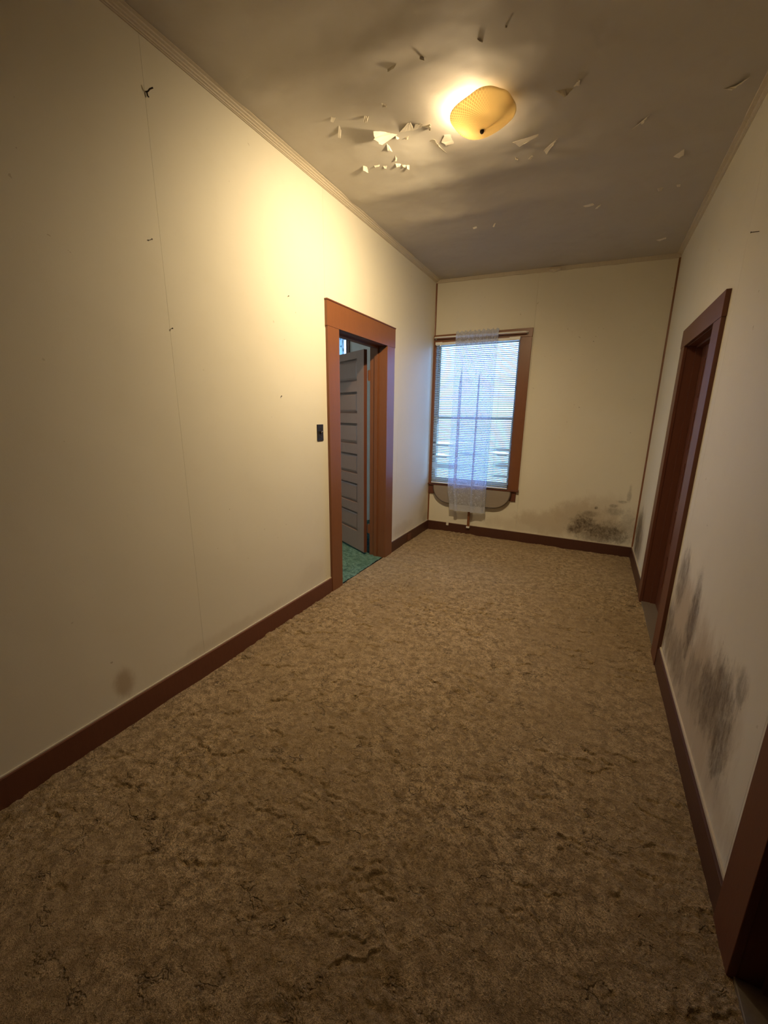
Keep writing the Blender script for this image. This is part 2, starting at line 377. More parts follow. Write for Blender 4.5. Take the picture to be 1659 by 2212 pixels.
# --- right wall
wr_ = obj('wall_right', boxes([((W+.010, Y0, -.012), (W+WT, ND[0]-.001, Z1)), ((W+.010, ND[1]+.001, -.012), (W+WT, RD[0]-.001, Z1)), ((W+.010, RD[1]+.001, -.012), (W+WT, L, Z1)),
    ((W+.010, ND[0]-.001, ND[2]+.001), (W+WT, ND[1]+.001, Z1)), ((W+.010, RD[0]-.001, RD[2]+.001), (W+WT, RD[1]+.001, Z1))]), M['wall_right'])
tag(wr_, 'cream hallway wall with two doorways and grey mould near the floor', 'wall', kind='structure')
for bl in [[((W, Y0, -.01), (W+.010, .05-G, Z1))],
           [((W, .05+G, -.01), (W+.010, ND[0]-.02, Z1)), ((W, ND[0]-.02, ND[2]+.02), (W+.010, ND[1]+.02, Z1)), ((W, ND[1]+.02, -.01), (W+.010, 1.27-G, Z1))],
           [((W, 1.27+G, -.01), (W+.010, 2.49-G, Z1))],
           [((W, 2.49+G, -.01), (W+.010, RD[0]-.02, Z1)), ((W, RD[0]-.02, RD[2]+.02), (W+.010, RD[1]+.02, Z1)), ((W, RD[1]+.02, -.01), (W+.010, 3.71-G, Z1))],
           [((W, 3.71+G, -.01), (W+.010, L, Z1))]]:
    obj('wallboard', boxes(bl), M['wall_right'], wr_)
tag(obj('wall_rear_absorber', box((-WT, Y0-.15, -.012), (W+WT, Y0, Z1)), M['trim_dark']), 'unseen dark brown wall placed close behind the camera to absorb light', 'wall', kind='structure')  # unseen wall set near and dark to cut bounce light

# --- ceiling: slightly sagging papered sheet with peeling film
def cz(X, Y):
    Z = H0 - SAG*X
    R = np.hypot(X-1.1, Y-2.27); away = np.clip((R-.18)/.4, 0, 1)
    und = 0.013*vnoise(X*.55, Y, .55, 5) + 0.008*vnoise(X*.6, Y, .27, 9)
    def rdg(x0, x1, y0, sl, w, a): return -a*np.exp(-((Y-(y0+sl*X+.03*vnoise(X, Y, .4, 71)))/w)**2)*np.clip((X-x0)/.35, 0, 1)*np.clip((x1-X)/.35, 0, 1)
    und = und + rdg(-.3, 2.6, 2.78, .06, .085, .012) + rdg(.2, 2.6, 3.22, .05, .10, .013) + rdg(-.4, 1.25, 1.72, .10, .09, .011) + rdg(.9, 2.5, 1.95, -.2, .09, .008)
    fine = 0.0016*vnoise(X, Y, .09, 11) + .0007*vnoise(X, Y, .035, 12)
    edge = np.clip(np.minimum(np.minimum(X, W-X), L-Y)/.12, 0, 1)
    return Z + (und*away + fine)*edge
ce = link('ceiling', grid_mesh('ceiling', np.linspace(-.004, W+.004, 180), np.linspace(Y0, L+.004, 440), cz, True), M['ceiling'], None, True)
tag(ce, 'sagging off-white hallway ceiling with peeling paint around the lamp', 'ceiling', kind='structure')
tag(obj('ceiling_slab', box((-3.6, Y0-.15, 2.99), (W+1.6, L+.15, 3.05)), M['ceiling']), 'plain ceiling of the green carpeted side room', 'ceiling', kind='structure')
FLAPS=[
 ([(0.649, 2.3), (0.591, 2.26)],[(0.56, 2.282), (0.543, 2.226), (0.572, 2.18)],0.04),
 ([(0.665, 2.291), (0.748, 2.301)],[(0.754, 2.206), (0.772, 2.209)],0.025),
 ([(0.738, 2.301), (0.786, 2.301)],[(0.78, 2.249), (0.821, 2.249)],0.015),
 ([(0.798, 2.295), (0.82, 2.322)],[(0.853, 2.261), (0.831, 2.307)],0.02),
 ([(0.638, 2.306), (0.649, 2.329)],[(0.634, 2.314), (0.641, 2.321)],0.01),
 ([(0.675, 2.334), (0.708, 2.331)],[(0.682, 2.341), (0.695, 2.339)],0.01),
 ([(0.912, 2.409), (0.908, 2.486)],[(0.878, 2.393), (0.85, 2.437), (0.863, 2.473)],0.006),
 ([(0.787, 2.418), (0.843, 2.551)],[(0.82, 2.397), (0.832, 2.456)],0.01),
 ([(1.195, 2.603), (1.224, 2.668)],[(1.348, 2.509), (1.34, 2.531)],0.045),
 ([(1.337, 2.757), (1.35, 2.796)],[(1.425, 2.612), (1.402, 2.668)],0.03),
 ([(0.555, 2.108), (0.575, 2.125)],[(0.538, 2.128), (0.555, 2.138)],0.016),
 ([(0.393, 2.048), (0.411, 2.063)],[(0.381, 2.062), (0.391, 2.077)],0.01),
 ([(0.383, 2.162), (0.397, 2.118)],[(0.35, 2.181), (0.361, 2.192)],0.014),
 ([(0.338, 2.471), (0.355, 2.494)],[(0.332, 2.482), (0.348, 2.52)],0.02),
 ([(0.401, 2.496), (0.437, 2.502)],[(0.404, 2.501), (0.431, 2.504)],0.008),
 ([(0.447, 2.521), (0.473, 2.525)],[(0.451, 2.532), (0.462, 2.537)],0.008),
 ([(0.53, 2.523), (0.56, 2.543)],[(0.531, 2.537), (0.552, 2.533)],0.016),
 ([(0.558, 2.55), (0.582, 2.563)],[(0.566, 2.561), (0.577, 2.566)],0.01),
 ([(0.584, 2.564), (0.603, 2.569)],[(0.585, 2.571), (0.594, 2.586)],0.016),
 ([(0.562, 2.342), (0.569, 2.369)],[(0.554, 2.377), (0.571, 2.397)],0.012),
 ([(0.564, 2.444), (0.562, 2.483)],[(0.546, 2.487), (0.557, 2.492)],0.008),
 ([(1.433, 2.311), (1.513, 2.331)],[(1.471, 2.335), (1.485, 2.33)],0.022),
 ([(1.534, 2.324), (1.509, 2.319)],[(1.536, 2.256), (1.53, 2.26)],0.02),
 ([(1.182, 2.75), (1.196, 2.773)],[(1.184, 2.762), (1.196, 2.77)],0.008),
 ([(1.249, 2.796), (1.264, 2.809)],[(1.271, 2.756), (1.282, 2.76)],0.012),
 ([(1.763, 2.739), (1.795, 2.699)],[(1.81, 2.68), (1.826, 2.631)],0.018),
 ([(2.099, 2.59), (2.16, 2.592)],[(2.129, 2.588), (2.179, 2.525)],0.016),
 ([(1.984, 3.089), (2.027, 3.029)],[(2.014, 3.09), (2.031, 3.07)],0.012),
 ([(1.949, 3.442), (1.987, 3.437)],[(1.961, 3.457), (1.976, 3.456)],0.012),
 ([(2.049, 3.437), (2.072, 3.435)],[(2.058, 3.451), (2.072, 3.45)],0.008),
 ([(1.514, 3.512), (1.578, 3.492)],[(1.532, 3.523), (1.587, 3.508)],0.008),
 ([(1.592, 3.589), (1.611, 3.547)],[(1.607, 3.564), (1.635, 3.501)],0.012),
 ([(2.038, 4.31), (2.106, 4.269)],[(2.064, 4.325), (2.109, 4.28)],0.008),
 ([(0.945, 1.894), (0.959, 1.908)],[(0.945, 1.895), (0.961, 1.911)],0.01),
 ([(0.793, 1.897), (0.845, 1.888)],[(0.793, 1.902), (0.825, 1.897)],0.008),
 ([(0.677, 2.061), (0.694, 2.085)],[(0.672, 2.084), (0.69, 2.088)],0.008),
 ([(0.732, 3.508), (0.767, 3.497)],[(0.736, 3.522), (0.768, 3.509)],0.008),
 ([(0.875, 3.557), (0.902, 3.509)],[(0.889, 3.557), (0.915, 3.501)],0.008),
 ([(1.291, 1.901), (1.299, 1.906)],[(1.293, 1.905), (1.299, 1.908)],0.006),
 ([(1.184, 1.911), (1.199, 1.929)],[(1.186, 1.911), (1.198, 1.93)],0.006),
]

def resample(pts, n):
    d = [0]
    for a, b in zip(pts, pts[1:]): d.append(d[-1]+math.dist(a, b))
    out = []
    for i in range(n):
        t = d[-1]*i/(n-1); k = 0
        while k < len(d)-2 and d[k+1] < t: k += 1
        u = (t-d[k])/max(1e-9, d[k+1]-d[k]); out.append(tuple(pts[k][j]+(pts[k+1][j]-pts[k][j])*u for j in range(2)))
    return out
for k, (h, f, d) in enumerate(FLAPS):
    # keep hinge and free edge running the same way
    if math.dist(h[0], f[0])+math.dist(h[-1], f[-1]) > math.dist(h[0], f[-1])+math.dist(h[-1], f[0]): f = f[::-1]
    n, m = 9, 6; hh = resample(h, n); ff = resample(f, n); bm = bmesh.new(); rr = random.Random(k); rows = []
    hh = [(a+rr.uniform(-1, 1)*.002, b+rr.uniform(-1, 1)*.002) for a, b in hh]
    js = min(.007, .10*math.dist(h[0], f[0])+.001); ff = [(a+rr.uniform(-1, 1)*js, b+rr.uniform(-1, 1)*js) for a, b in ff]
    for j in range(m):
        t = j/(m-1); row = []
        for i in range(n):
            x = hh[i][0]+(ff[i][0]-hh[i][0])*t; y = hh[i][1]+(ff[i][1]-hh[i][1])*t
            z = float(cz(np.array(x), np.array(y))) + .0006 - d*(t**1.08) + rr.uniform(-1, 1)*d*.03*t
            row.append(bm.verts.new((x, y, z)))
        rows.append(row)
    for j in range(m-1):
        for i in range(n-1): bm.faces.new([rows[j][i], rows[j][i+1], rows[j+1][i+1], rows[j+1][i]])
    o = obj('paint_flap', bm, M['flap'], ce)
    s = o.modifiers.new('film', 'SOLIDIFY'); s.thickness = .0007; s.offset = 0

# --- side room shell
tag(obj('wall_side_room', boxes([((-3.6, Y0, -.012), (-3.45, .6, Z1)), ((-3.6, 2.8, -.012), (-3.45, L+.01, Z1)), ((-3.6, .6, -.012), (-3.45, 2.8, .75)), ((-3.6, .6, 2.35), (-3.45, 2.8, Z1)), ((-3.45, Y0-.15, -.012), (-WT, Y0, Z1))]), M['wall_left']), 'pale wall of the green carpeted side room beyond the open door', 'wall', kind='structure')
sbw = obj('wall_side_room_lining', boxes([((-3.45, L-.004, -.01), (-2.15, L+.010, Z1)), ((-1.20, L-.004, -.01), (-WT, L+.010, Z1)), ((-2.15, L-.004, -.01), (-1.20, L+.010, .75)), ((-2.15, L-.004, 2.40), (-1.20, L+.010, Z1))]), simple('pale_blue_white_paint', (.90, .88, .84), .6, .3))
tag(sbw, 'pale window wall of the side room seen past the open door', 'wall', kind='structure')
# closet behind right far door opening and near door : floor-to-ceiling box walls
tag(obj('wall_right_room', boxes([((W+1.45, Y0, -.012), (W+1.6, L, Z1)), ((W+WT, Y0-.15, -.012), (W+1.45, Y0, Z1))]), M['wall_left']), 'hidden outer wall of the rooms behind the right doorways', 'wall', kind='structure')

# --- mouldings
def crown(name, p0, p1, axis, sgn, label, hh=.030, ww=.048):
    # stepped, grooved profile
    pr = [(0, 0), (0, -hh), (.006, -hh), (.008, -hh+.003), (.013, -hh+.003), (.015, -hh+.008), (.022, -hh+.010), (.024, -hh+.015), (.033, -hh+.018), (.035, -hh+.023), (ww-.003, -hh+.025), (ww, -.003), (ww, 0)]
    pr = [(a*sgn*ww/.048 if a < ww else a*sgn, b) for a, b in pr]
    tag(obj(name, sweep(bmesh.new(), pr, p0, p1, axis), M['cream_trim']), label, 'trim', kind='structure')
crown('trim_1', (0, Y0, H0-.002), (0, L, H0-.002), 'y', 1, 'grooved cream crown strip along the left wall and ceiling')
crown('trim_2', (W, Y0, ceil_z(W)), (W, L, ceil_z(W)), 'y', -1, 'cream crown strip along the right wall and ceiling', .022, .03)
bm = bmesh.new()
pts = []
for i in range(41):
    x = W*i/40; pts.append((x, ceil_z(x)))
for seg in range(40):
    (xa, za), (xb, zb) = pts[seg], pts[seg+1]; h = .036+.002*math.sin(seg*1.7)
    vs = [bm.verts.new(p) for p in [(xa, L-.012, za), (xb, L-.012, zb), (xb, L-.014, zb-h), (xa, L-.014, za-h), (xa, L, za), (xb, L, zb), (xb, L, zb-h), (xa, L, za-h)]]
    for q in [(0,3,2,1),(3,7,6,2),(0,1,5,4)]: bm.faces.new([vs[i] for i in q])
bmesh.ops.remove_doubles(bm, verts=bm.verts, dist=.004)
tag(obj('trim_3', bm, M['cream_trim']), 'thin cream strip joining end wall and ceiling', 'trim', kind='structure')
# torn paper lump on the back ceiling strip
bm = bmesh.new(); bmesh.ops.create_icosphere(bm, subdivisions=3, radius=.05)
rr = random.Random(5)
for v in bm.verts:
    v.co = Vector((v.co.x*1.1+rr.uniform(-.004, .004), v.co.y*.35, v.co.z*.42+rr.uniform(-.004, .004)))+Vector((1.245, L-.02, 2.835))
tag(obj('plaster_clump', bm, M['cream_trim']), 'ragged cream plaster lump on the ceiling strip above the end wall', 'plaster', kind=None)
def quarter(name, x, sx_, label):
    r = .014; pr = [(0, 0)]+[(sx_*r*math.cos(a), -r*math.sin(a)) for a in [i*math.pi/12 for i in range(7)]]
    tag(obj(name, sweep(bmesh.new(), pr, (x, L, .115), (x, L, ceil_z(x)-.036), 'z'), M['trim']), label, 'trim', kind='structure')
quarter('trim_4', 0, 1, 'narrow brown corner strip between left wall and end wall')
quarter('trim_5', W, -1, 'narrow brown corner strip between end wall and right wall')

# --- baseboards: dark brown board with a cream paper-edge ledge above
CW_ = 0.143
def board_y(name, x, s, y0, y1, h, label, m):
    o = obj(name, box((min(x, x+s*.016), y0, -.01), (max(x, x+s*.016), y1, h), .0015), m)
    obj('ledge', box((min(x, x+s*.007), y0, h), (max(x, x+s*.007), y1, h+(.006 if s > 0 else .012))), M['cream_trim'], o)
    tag(o, label, 'baseboard', kind='structure'); return o
board_y('baseboard_left', 0, 1, Y0, LD[0]-CW_, .122, 'brown baseboard under the long left wall', M['trim_dark'])
board_y('baseboard_left_far', 0, 1, LD[1]+.151, L-.016, .113, 'short brown baseboard between open doorway and far left corner', M['base'])
board_y('baseboard_right', W, -1, ND[1]+.135, RD[0]-.150, .113, 'dark brown baseboard under the mouldy stretch of right wall', M['base'])
board_y('baseboard_right_far', W, -1, RD[1]+.12, L-.016, .113, 'short brown baseboard in the far right corner', M['base'])
board_y('baseboard_right_near', W, -1, Y0, ND[0]-.135, .113, 'dark baseboard beside the camera on the right', M['base'])
bb = obj('baseboard_back', box((0, L-.016, -.01), (W, L, .113), .0015), M['base'])
obj('ledge', box((0, L-.007, .113), (W, L, .119)), M['cream_trim'], bb)
tag(bb, 'dark brown baseboard along the foot of the end wall', 'baseboard', kind='structure')
# loose baseboard pieces noticed by the far left corner
o = obj('outlet_block', box((.016, 4.02, .015), (.022, 4.12, .095), .002), M['trim_dark'])
tag(o, 'small brown cover plate on the baseboard past the open doorway', 'cover plate')

# --- doors
def casing_set(par, x, s, y0, y1, z1, w0, w1, hh, m, t=.020):
    """architrave on wall face x, facing s ; legs of width w0,w1 ; head height hh"""
    a, b = min(x, x+s*t), max(x, x+s*t)
    obj('casing', box((a, y0-w0, -.01), (b, y0+.004, z1), .002), m, par)
    obj('casing', box((a, y1-.004, -.01), (b, y1+w1, z1), .002), m, par)
    obj('head_casing', box((min(x, x+s*(t+.002)), y0-w0-.006, z1), (max(x, x+s*(t+.002)), y1+w1+.006, z1+hh), .002), m, par)
d1 = empty('door_1', (0, LD[0], 0)); d1.location = (0, 0, 0)
tag(d1, 'brown framed doorway in the left wall with taupe panelled door swung open', 'door', kind='structure')
casing_set(d1, 0, 1, LD[0], LD[1], LD[2], .143, .151, .166, M['trim'])
obj('cap_bead', box((0, LD[0]-.152, LD[2]+.166), (.026, LD[1]+.160, LD[2]+.176), .002), M['trim_dark'], d1)
obj('jamb', box((-WT-.012, LD[0]-.016, -.01), (.0, LD[0]+.002, LD[2]), .001), M['trim'], d1)
obj('jamb', box((-WT-.012, LD[1]-.002, -.01), (.0, LD[1]+.016, LD[2]), .001), M['trim'], d1)
obj('head_jamb', box((-WT-.012, LD[0]-.016, LD[2]-.002), (.0, LD[1]+.016, LD[2]+.016), .001), M['trim_dark'], d1)
obj('door_stop', boxes([((-.11, LD[1]-.014, -.01), (-.075, LD[1]-.002, LD[2]-.014)), ((-.11, LD[0]+.002, -.01), (-.075, LD[0]+.014, LD[2]-.014)), ((-.11, LD[0]+.002, LD[2]-.014), (-.075, LD[1]-.002, LD[2]-.002))]), M['trim'], d1)
# leaf built in local space: x along width, y thickness (0..-.036), z up
LW, LH, LT = .76, 1.995, .036
leaf = empty('door_leaf'); leaf.parent = d1
leaf.location = (-.200, 3.465, .018); leaf.rotation_euler = (0, 0, math.radians(151.5))
tag(leaf, 'taupe door leaf with six sunken panels')
core = obj('panel_backing', box((.10, .012, .10), (LW-.10, LT-.012, LH-.06)), M['leaf'], leaf)
obj('stile', box((0, 0, 0), (.13, LT, LH), .0015), M['leaf'], leaf)
obj('stile', box((LW-.13, 0, 0), (LW, LT, LH), .0015), M['leaf'], leaf)
obj('hinge_edge', box((-.002, .001, 0), (.0, LT-.001, LH)), M['trim_dark'], leaf)
rails = [(0, .20)]; z = .20; ph, rh = .205, .099
zs = []
for i in range(6):
    zs.append((z, z+ph)); z += ph
    top = z+rh if i < 5 else LH
    rails.append((z, top)); z = top
for a, b in rails: obj('rail', box((.13, 0, a), (LW-.13, LT, b), .0015), M['leaf'], leaf)
for a, b in zs:
    bm = bmesh.new()
    X0, X1 = .13, LW-.13
    # raised field with sloped border on both faces
    for yf, yb, sg in ((0.008, 0.012, -1), (LT-.008, LT-.012, 1)):
        o4 = [bm.verts.new(p) for p in [(X0, yb, a), (X1, yb, a), (X1, yb, b), (X0, yb, b)]]
        m4 = [bm.verts.new(p) for p in [(X0+.020, yb, a+.020), (X1-.020, yb, a+.020), (X1-.020, yb, b-.020), (X0+.020, yb, b-.020)]]
        i4 = [bm.verts.new(p) for p in [(X0+.034, yf-(-sg)*0, a+.034), (X1-.034, yf, a+.034), (X1-.034, yf, b-.034), (X0+.034, yf, b-.034)]]
        for A, B in ((o4, m4), (m4, i4)):
            for q in range(4): bm.faces.new([A[q], A[(q+1) % 4], B[(q+1) % 4], B[q]])
        bm.faces.new(i4)
    obj('panel', bm, M['leaf'], leaf)
    # quarter bead round the panel
kn = obj('knob', lathe(bmesh.new(), [(0, -.001), (.022, 0), (.022, .006), (.008, .010), (.008, .035), (.024, .042), (.027, .055), (.018, .066), (0, .068)], 20), M['dark_metal'], leaf)
kn.rotation_euler = (-math.pi/2, 0, 0); kn.location = (LW-.06, LT, .92)
for zc in (1.78, .28):
    bm = bmesh.new(); tube(bm, [(-WT-.020, LD[1]-.004, zc-.05), (-WT-.020, LD[1]-.004, zc+.05)], .006, 10)
    add_box(bm, (-WT-.020, LD[1]-.003, zc-.045), (-WT+.02, LD[1]-.0015, zc+.045))
    add_box(bm, (-WT-.036, LD[1]-.006, zc-.045), (-WT-.018, LD[1]-.002, zc+.045))
    obj('hinge', bm, M['trim'], d1)
def closed_door(name, label, D, wn, wf, hh, m):
    d = empty(name); tag(d, label, 'door', kind='structure')
    casing_set(d, W, -1, D[0], D[1], D[2], wn, wf, hh, m)
    obj('jamb', box((W, D[0]-.016, -.01), (W+WT, D[0]+.002, D[2]), .001), M['trim_dark'], d)
    obj('jamb', box((W, D[1]-.002, -.01), (W+WT, D[1]+.016, D[2]), .001), M['trim_dark'], d)
    obj('head_jamb', box((W, D[0]-.016, D[2]-.002), (W+WT, D[1]+.016, D[2]+.016), .001), M['trim_dark'], d)
    obj('door_stop', boxes([((W+.05, D[1]-.014, 0), (W+.085, D[1]-.002, D[2]-.014)), ((W+.05, D[0]+.002, 0), (W+.085, D[0]+.014, D[2]-.014)), ((W+.05, D[0]+.002, D[2]-.014), (W+.085, D[1]-.002, D[2]-.002))]), M['trim_dark'], d)
    lf = empty('door_leaf'); lf.parent = d
    ya, yb, zb = D[0]+.004, D[1]-.004, D[2]-.004; xa, xb = W+.086, W+.122
    obj('stile', box((xa, ya, .012), (xb, ya+.12, zb), .001), M['trim_dark'], lf)
    obj('stile', box((xa, yb-.12, .012), (xb, yb, zb), .001), M['trim_dark'], lf)
    n = 5; rh = .095; ph = (zb-.012-.18-rh*n)/n; z = .012; cuts = [(z, z+.18)]; z += .18
    for i in range(n):
        obj('panel', box((xa+.004, ya+.12, z), (xb-.004, yb-.12, z+ph)), M['trim_dark'], lf); z += ph
        cuts.append((z, z+rh)); z += rh
    for a, b in cuts: obj('rail', box((xa, ya+.12, a), (xb, yb-.12, b), .001), M['trim_dark'], lf)
    obj('threshold', box((W-.006, D[0]+.002, -.01), (W+WT, D[1]-.002, .012), .003), M['plank'], d)
    return d
d2 = closed_door('door_2', 'deep brown framed doorway at the far end of the right wall', RD, .150, .125, .120, M['trim_dark'])
d3 = closed_door('door_3', 'dark brown door casing at the lower right edge of the picture', ND, .135, .135, .13, M['trim_dark'])

# added unseen bulb on a cord, brightening the side room
sl = empty('added_bulb', (-2.3, 1.6, Z1)); tag(sl, 'added unseen bulb lighting the side room behind the left wall', 'lamp')
obj('cord', tube(bmesh.new(), [(0, 0, 0), (0, 0, -.30)], .003, 6), M['black'], sl)
obj('socket', tube(bmesh.new(), [(0, 0, -.30), (0, 0, -.36)], .018, 14), M['black'], sl)
NB = NT('added_bulb_glow'); eB = NB.n('ShaderNodeEmission'); eB.inputs[0].default_value = (1, .90, .80, 1); eB.inputs[1].default_value = 380.0; NB.done(eB.outputs[0])
obj('bulb', tube(bmesh.new(), [(0, 0, -.36), (0, 0, -.375), (0, 0, -.40), (0, 0, -.43), (0, 0, -.45)], [.012, .020, .030, .028, .008], 16), NB.m, sl, True)

# --- window_1
w1 = empty('window_1'); tag(w1, 'brown framed window in the end wall behind white blinds and lace', 'window', kind='structure')
yb = L
obj('casing', box((.0, yb-.020, .60), (x0+.004, yb, 2.232), .002), M['trim'], w1)
obj('casing', box((x1-.004, yb-.020, .60), (1.085, yb, 2.232), .002), M['trim'], w1)
obj('head_casing', box((0, yb-.022, 2.232), (1.088, yb, 2.318), .002), M['trim'], w1)
obj('stool', box((0.0, yb-.045, .585), (1.092, yb+.05, .603), .003), M['trim_dark'], w1)
obj('apron', box((0.0, yb-.018, .470), (1.064, yb, .585), .002), M['trim_dark'], w1)
obj('reveal', boxes([((x0-.001, yb-.001, z0), (x0+.010, yb+WT, z1)), ((x1-.010, yb-.001, z0), (x1+.001, yb+WT, z1)), ((x0, yb-.001, z1-.010), (x1, yb+WT, z1+.001)), ((x0, yb-.001, z0-.001), (x1, yb+WT, z0+.012))]), M['trim_dark'], w1)
def sash(par, xa, xb, za, zb, y, m):
    o = obj('sash', boxes([((xa, y, za), (xa+.022, y+.03, zb)), ((xb-.022, y, za), (xb, y+.03, zb)), ((xa+.022, y, za), (xb-.022, y+.03, za+.026)), ((xa+.022, y, zb-.022), (xb-.022, y+.03, zb))]), m, par)
    obj('pane', box((xa+.020, y+.013, za+.024), (xb-.020, y+.016, zb-.020)), M['glass'], o)
wh = simple('weathered_white_paint', (.70, .71, .70), .5)
sash(w1, x0+.010, x1-.010, z0+.012, 1.41, yb+.030, wh)
sash(w1, x0+.010, x1-.010, 1.388, z1-.010, yb+.062, wh)
# --- window_2 in the side room
w2 = empty('window_2'); tag(w2, 'curtained window of the side room glimpsed above the open door', 'window', kind='structure')
obj('casing', box((-1.200, L-.024, .66), (-1.150, L-.004, 2.52), .002), M['trim'], w2)
obj('casing', box((-2.260, L-.024, .66), (-2.146, L-.004, 2.52), .002), M['trim'], w2)
obj('head_casing', box((-2.146, L-.024, 2.40), (-1.200, L-.004, 2.52), .002), M['trim'], w2)
obj('stool', box((-2.27, L-.050, .735), (-1.14, L+.03, .755), .002), M['trim'], w2)
sash(w2, -2.150, -1.200, .75, 1.60, L+.06, wh); sash(w2, -2.150, -1.200, 1.56, 2.40, L+.095, wh)

w3 = empty('added_window'); tag(w3, 'added unseen window in the far wall, lighting the side room', 'window', kind='structure')  # unseen window added to light the open door leaf and green carpet
for a, b in ((.60, 1.70), (1.70, 2.80)):
    sh_ = obj('sash', boxes([((-3.56, a, .75), (-3.53, a+.05, 2.35)), ((-3.56, b-.05, .75), (-3.53, b, 2.35)), ((-3.56, a+.05, .75), (-3.53, b-.05, .80)), ((-3.56, a+.05, 2.30), (-3.53, b-.05, 2.35)), ((-3.56, a+.05, 1.53), (-3.53, b-.05, 1.57))]), wh, w3)
    obj('pane', box((-3.55, a+.04, .79), (-3.546, b-.04, 2.31)), M['glass'], sh_)
bm = bmesh.new(); A = [(bm.verts.new((-3.40+.012*math.sin(i*.7), .5+2.4*i/90, .60)), bm.verts.new((-3.40+.012*math.sin(i*.7), .5+2.4*i/90, 2.45))) for i in range(91)]
for p, q in zip(A, A[1:]): bm.faces.new([p[0], q[0], q[1], p[1]])
NS = NT('warming_sheer'); tS = NS.n('ShaderNodeBsdfTranslucent'); tS.inputs[0].default_value = (.95, .66, .36, 1); trS = NS.n('ShaderNodeBsdfTransparent'); trS.inputs[0].default_value = (.95, .68, .40, 1); xS = NS.n('ShaderNodeMixShader'); xS.inputs[0].default_value = .45; NS.t.links.new(tS.outputs[0], xS.inputs[1]); NS.t.links.new(trS.outputs[0], xS.inputs[2]); NS.done(xS.outputs[0])  # added sheer, tinted warm to offset the blue daylight
tag(obj('window_curtain', bm, NS.m, None, True), 'added unseen sheer curtain warming the daylight of the added side room window', 'curtain')
obj('casing', boxes([((-3.45, .48, .66), (-3.43, .60, 2.47)), ((-3.45, 2.80, .66), (-3.43, 2.92, 2.47)), ((-3.45, .60, 2.35), (-3.43, 2.80, 2.47)), ((-3.45, .60, .66), (-3.43, 2.80, .75))]), M['trim'], w3)

# ================================================================ CARPETS
def ridged(x, y, s, seed): return 1-np.abs(vnoise(x, y, s, seed))*2
def carpet_h(X, Y):
    wx = X + .025*vnoise(X, Y, .09, 21); wy = Y + .025*vnoise(X, Y, .10, 22)
    fluff = np.clip(.65+.8*vnoise(X, Y, .45, 60), .25, 1.2)          # matted and fluffy areas
    h = .004*vnoise(X, Y, .16, 1) + .0075*fluff*np.abs(vnoise(wx, wy, .075, 2)) + .0050*fluff*np.abs(vnoise(wx, wy, .030, 3)) + .0026*fluff*vnoise(X, Y, .012, 4)
    h += .0024*fluff*(np.random.RandomState(1).rand(*X.shape)-.5)
    if X.shape[0] > 400:
        rc = np.random.RandomState(77); xs = X[0]; ys = Y[:, 0]
        brk = vnoise(X, Y, .016, 91)
        for k in range(420):
            cx, cy = rc.uniform(.03, W-.03), rc.uniform(.35, 4.3); ln = rc.uniform(.02, .085) if k % 5 else rc.uniform(.07, .12)
            if vnoise(np.array(cx), np.array(cy), .5, 93) < -.35: continue
            if cy > 3.1 and k % 3: continue
            ang = rc.normal(.32, .35) - .10*(cx-1.2); wd = rc.uniform(.0028, .0055); dp = rc.uniform(.005, .0105)*(.75+.25*min(1, cy/2)); bend = rc.uniform(-1, 1)*.25; ph = rc.uniform(0, 6)
            i0, i1 = np.searchsorted(xs, [cx-ln-.03, cx+ln+.03]); j0, j1 = np.searchsorted(ys, [cy-ln-.03, cy+ln+.03])
            if i1 <= i0 or j1 <= j0: continue
            dx = X[j0:j1, i0:i1]-cx; dy = Y[j0:j1, i0:i1]-cy
            u = dx*math.cos(ang)+dy*math.sin(ang); v = -dx*math.sin(ang)+dy*math.cos(ang)
            v = v - bend*u*u/ln - .006*np.sin(u*70+ph) - .003*np.sin(u*190+ph*2)
            m = np.clip((ln-np.abs(u))/.02, 0, 1)*np.clip(.75+1.2*brk[j0:j1, i0:i1], 0, 1)
            h[j0:j1, i0:i1] += m*(-dp*np.exp(-(v/wd)**2) + .45*dp*np.exp(-((v-2.2*wd)/(1.6*wd))**2))
    # two soft rucks near the open doorway
    for (ya, sl, x0_, x1_, a) in ((3.42, -.12, .0, .75, .012), (3.72, -.10, .2, 1.3, .007), (3.30, .06, 1.0, 2.0, .006), (4.1, -.05, .1, .7, .008)):
        t = (Y-(ya+sl*X+.03*vnoise(X, Y, .2, 41)))/.035
        h += a*np.exp(-t*t)*np.clip((X-x0_)/.2, 0, 1)*np.clip((x1_-X)/.2, 0, 1)
    return h
nx = int((W+.0)/.0042); ny = int((L-.3)/.0046)
me = grid_mesh('carpet', np.linspace(.004, W-.004, nx), np.linspace(.3, L-.008, ny), carpet_h)
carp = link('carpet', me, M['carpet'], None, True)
tag(carp, 'matted tan shag carpet covering the whole hallway floor', 'carpet')
me = grid_mesh('carpet_near', np.linspace(.004, W-.004, 180), np.linspace(Y0+.01, .3, 150), carpet_h)
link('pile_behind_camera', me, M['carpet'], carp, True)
def gh(X, Y): return -.002+.006*vnoise(X, Y, .09, 51)+.006*vnoise(X+.5*Y, Y, .03, 52)+.005*(np.random.RandomState(2).rand(*X.shape)-.5)
me = grid_mesh('green_carpet', np.linspace(-1.9, -WT-.016, 320), np.linspace(2.2, L-.01, 400), gh)
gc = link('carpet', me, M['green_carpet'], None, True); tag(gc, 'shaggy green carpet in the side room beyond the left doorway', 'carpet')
me = grid_mesh('doorway_pile', np.linspace(-WT-.016, -.012, 34), np.linspace(LD[0]+.004, LD[1]-.004, 160), gh)
link('doorway_pile', me, M['green_carpet'], gc, True)
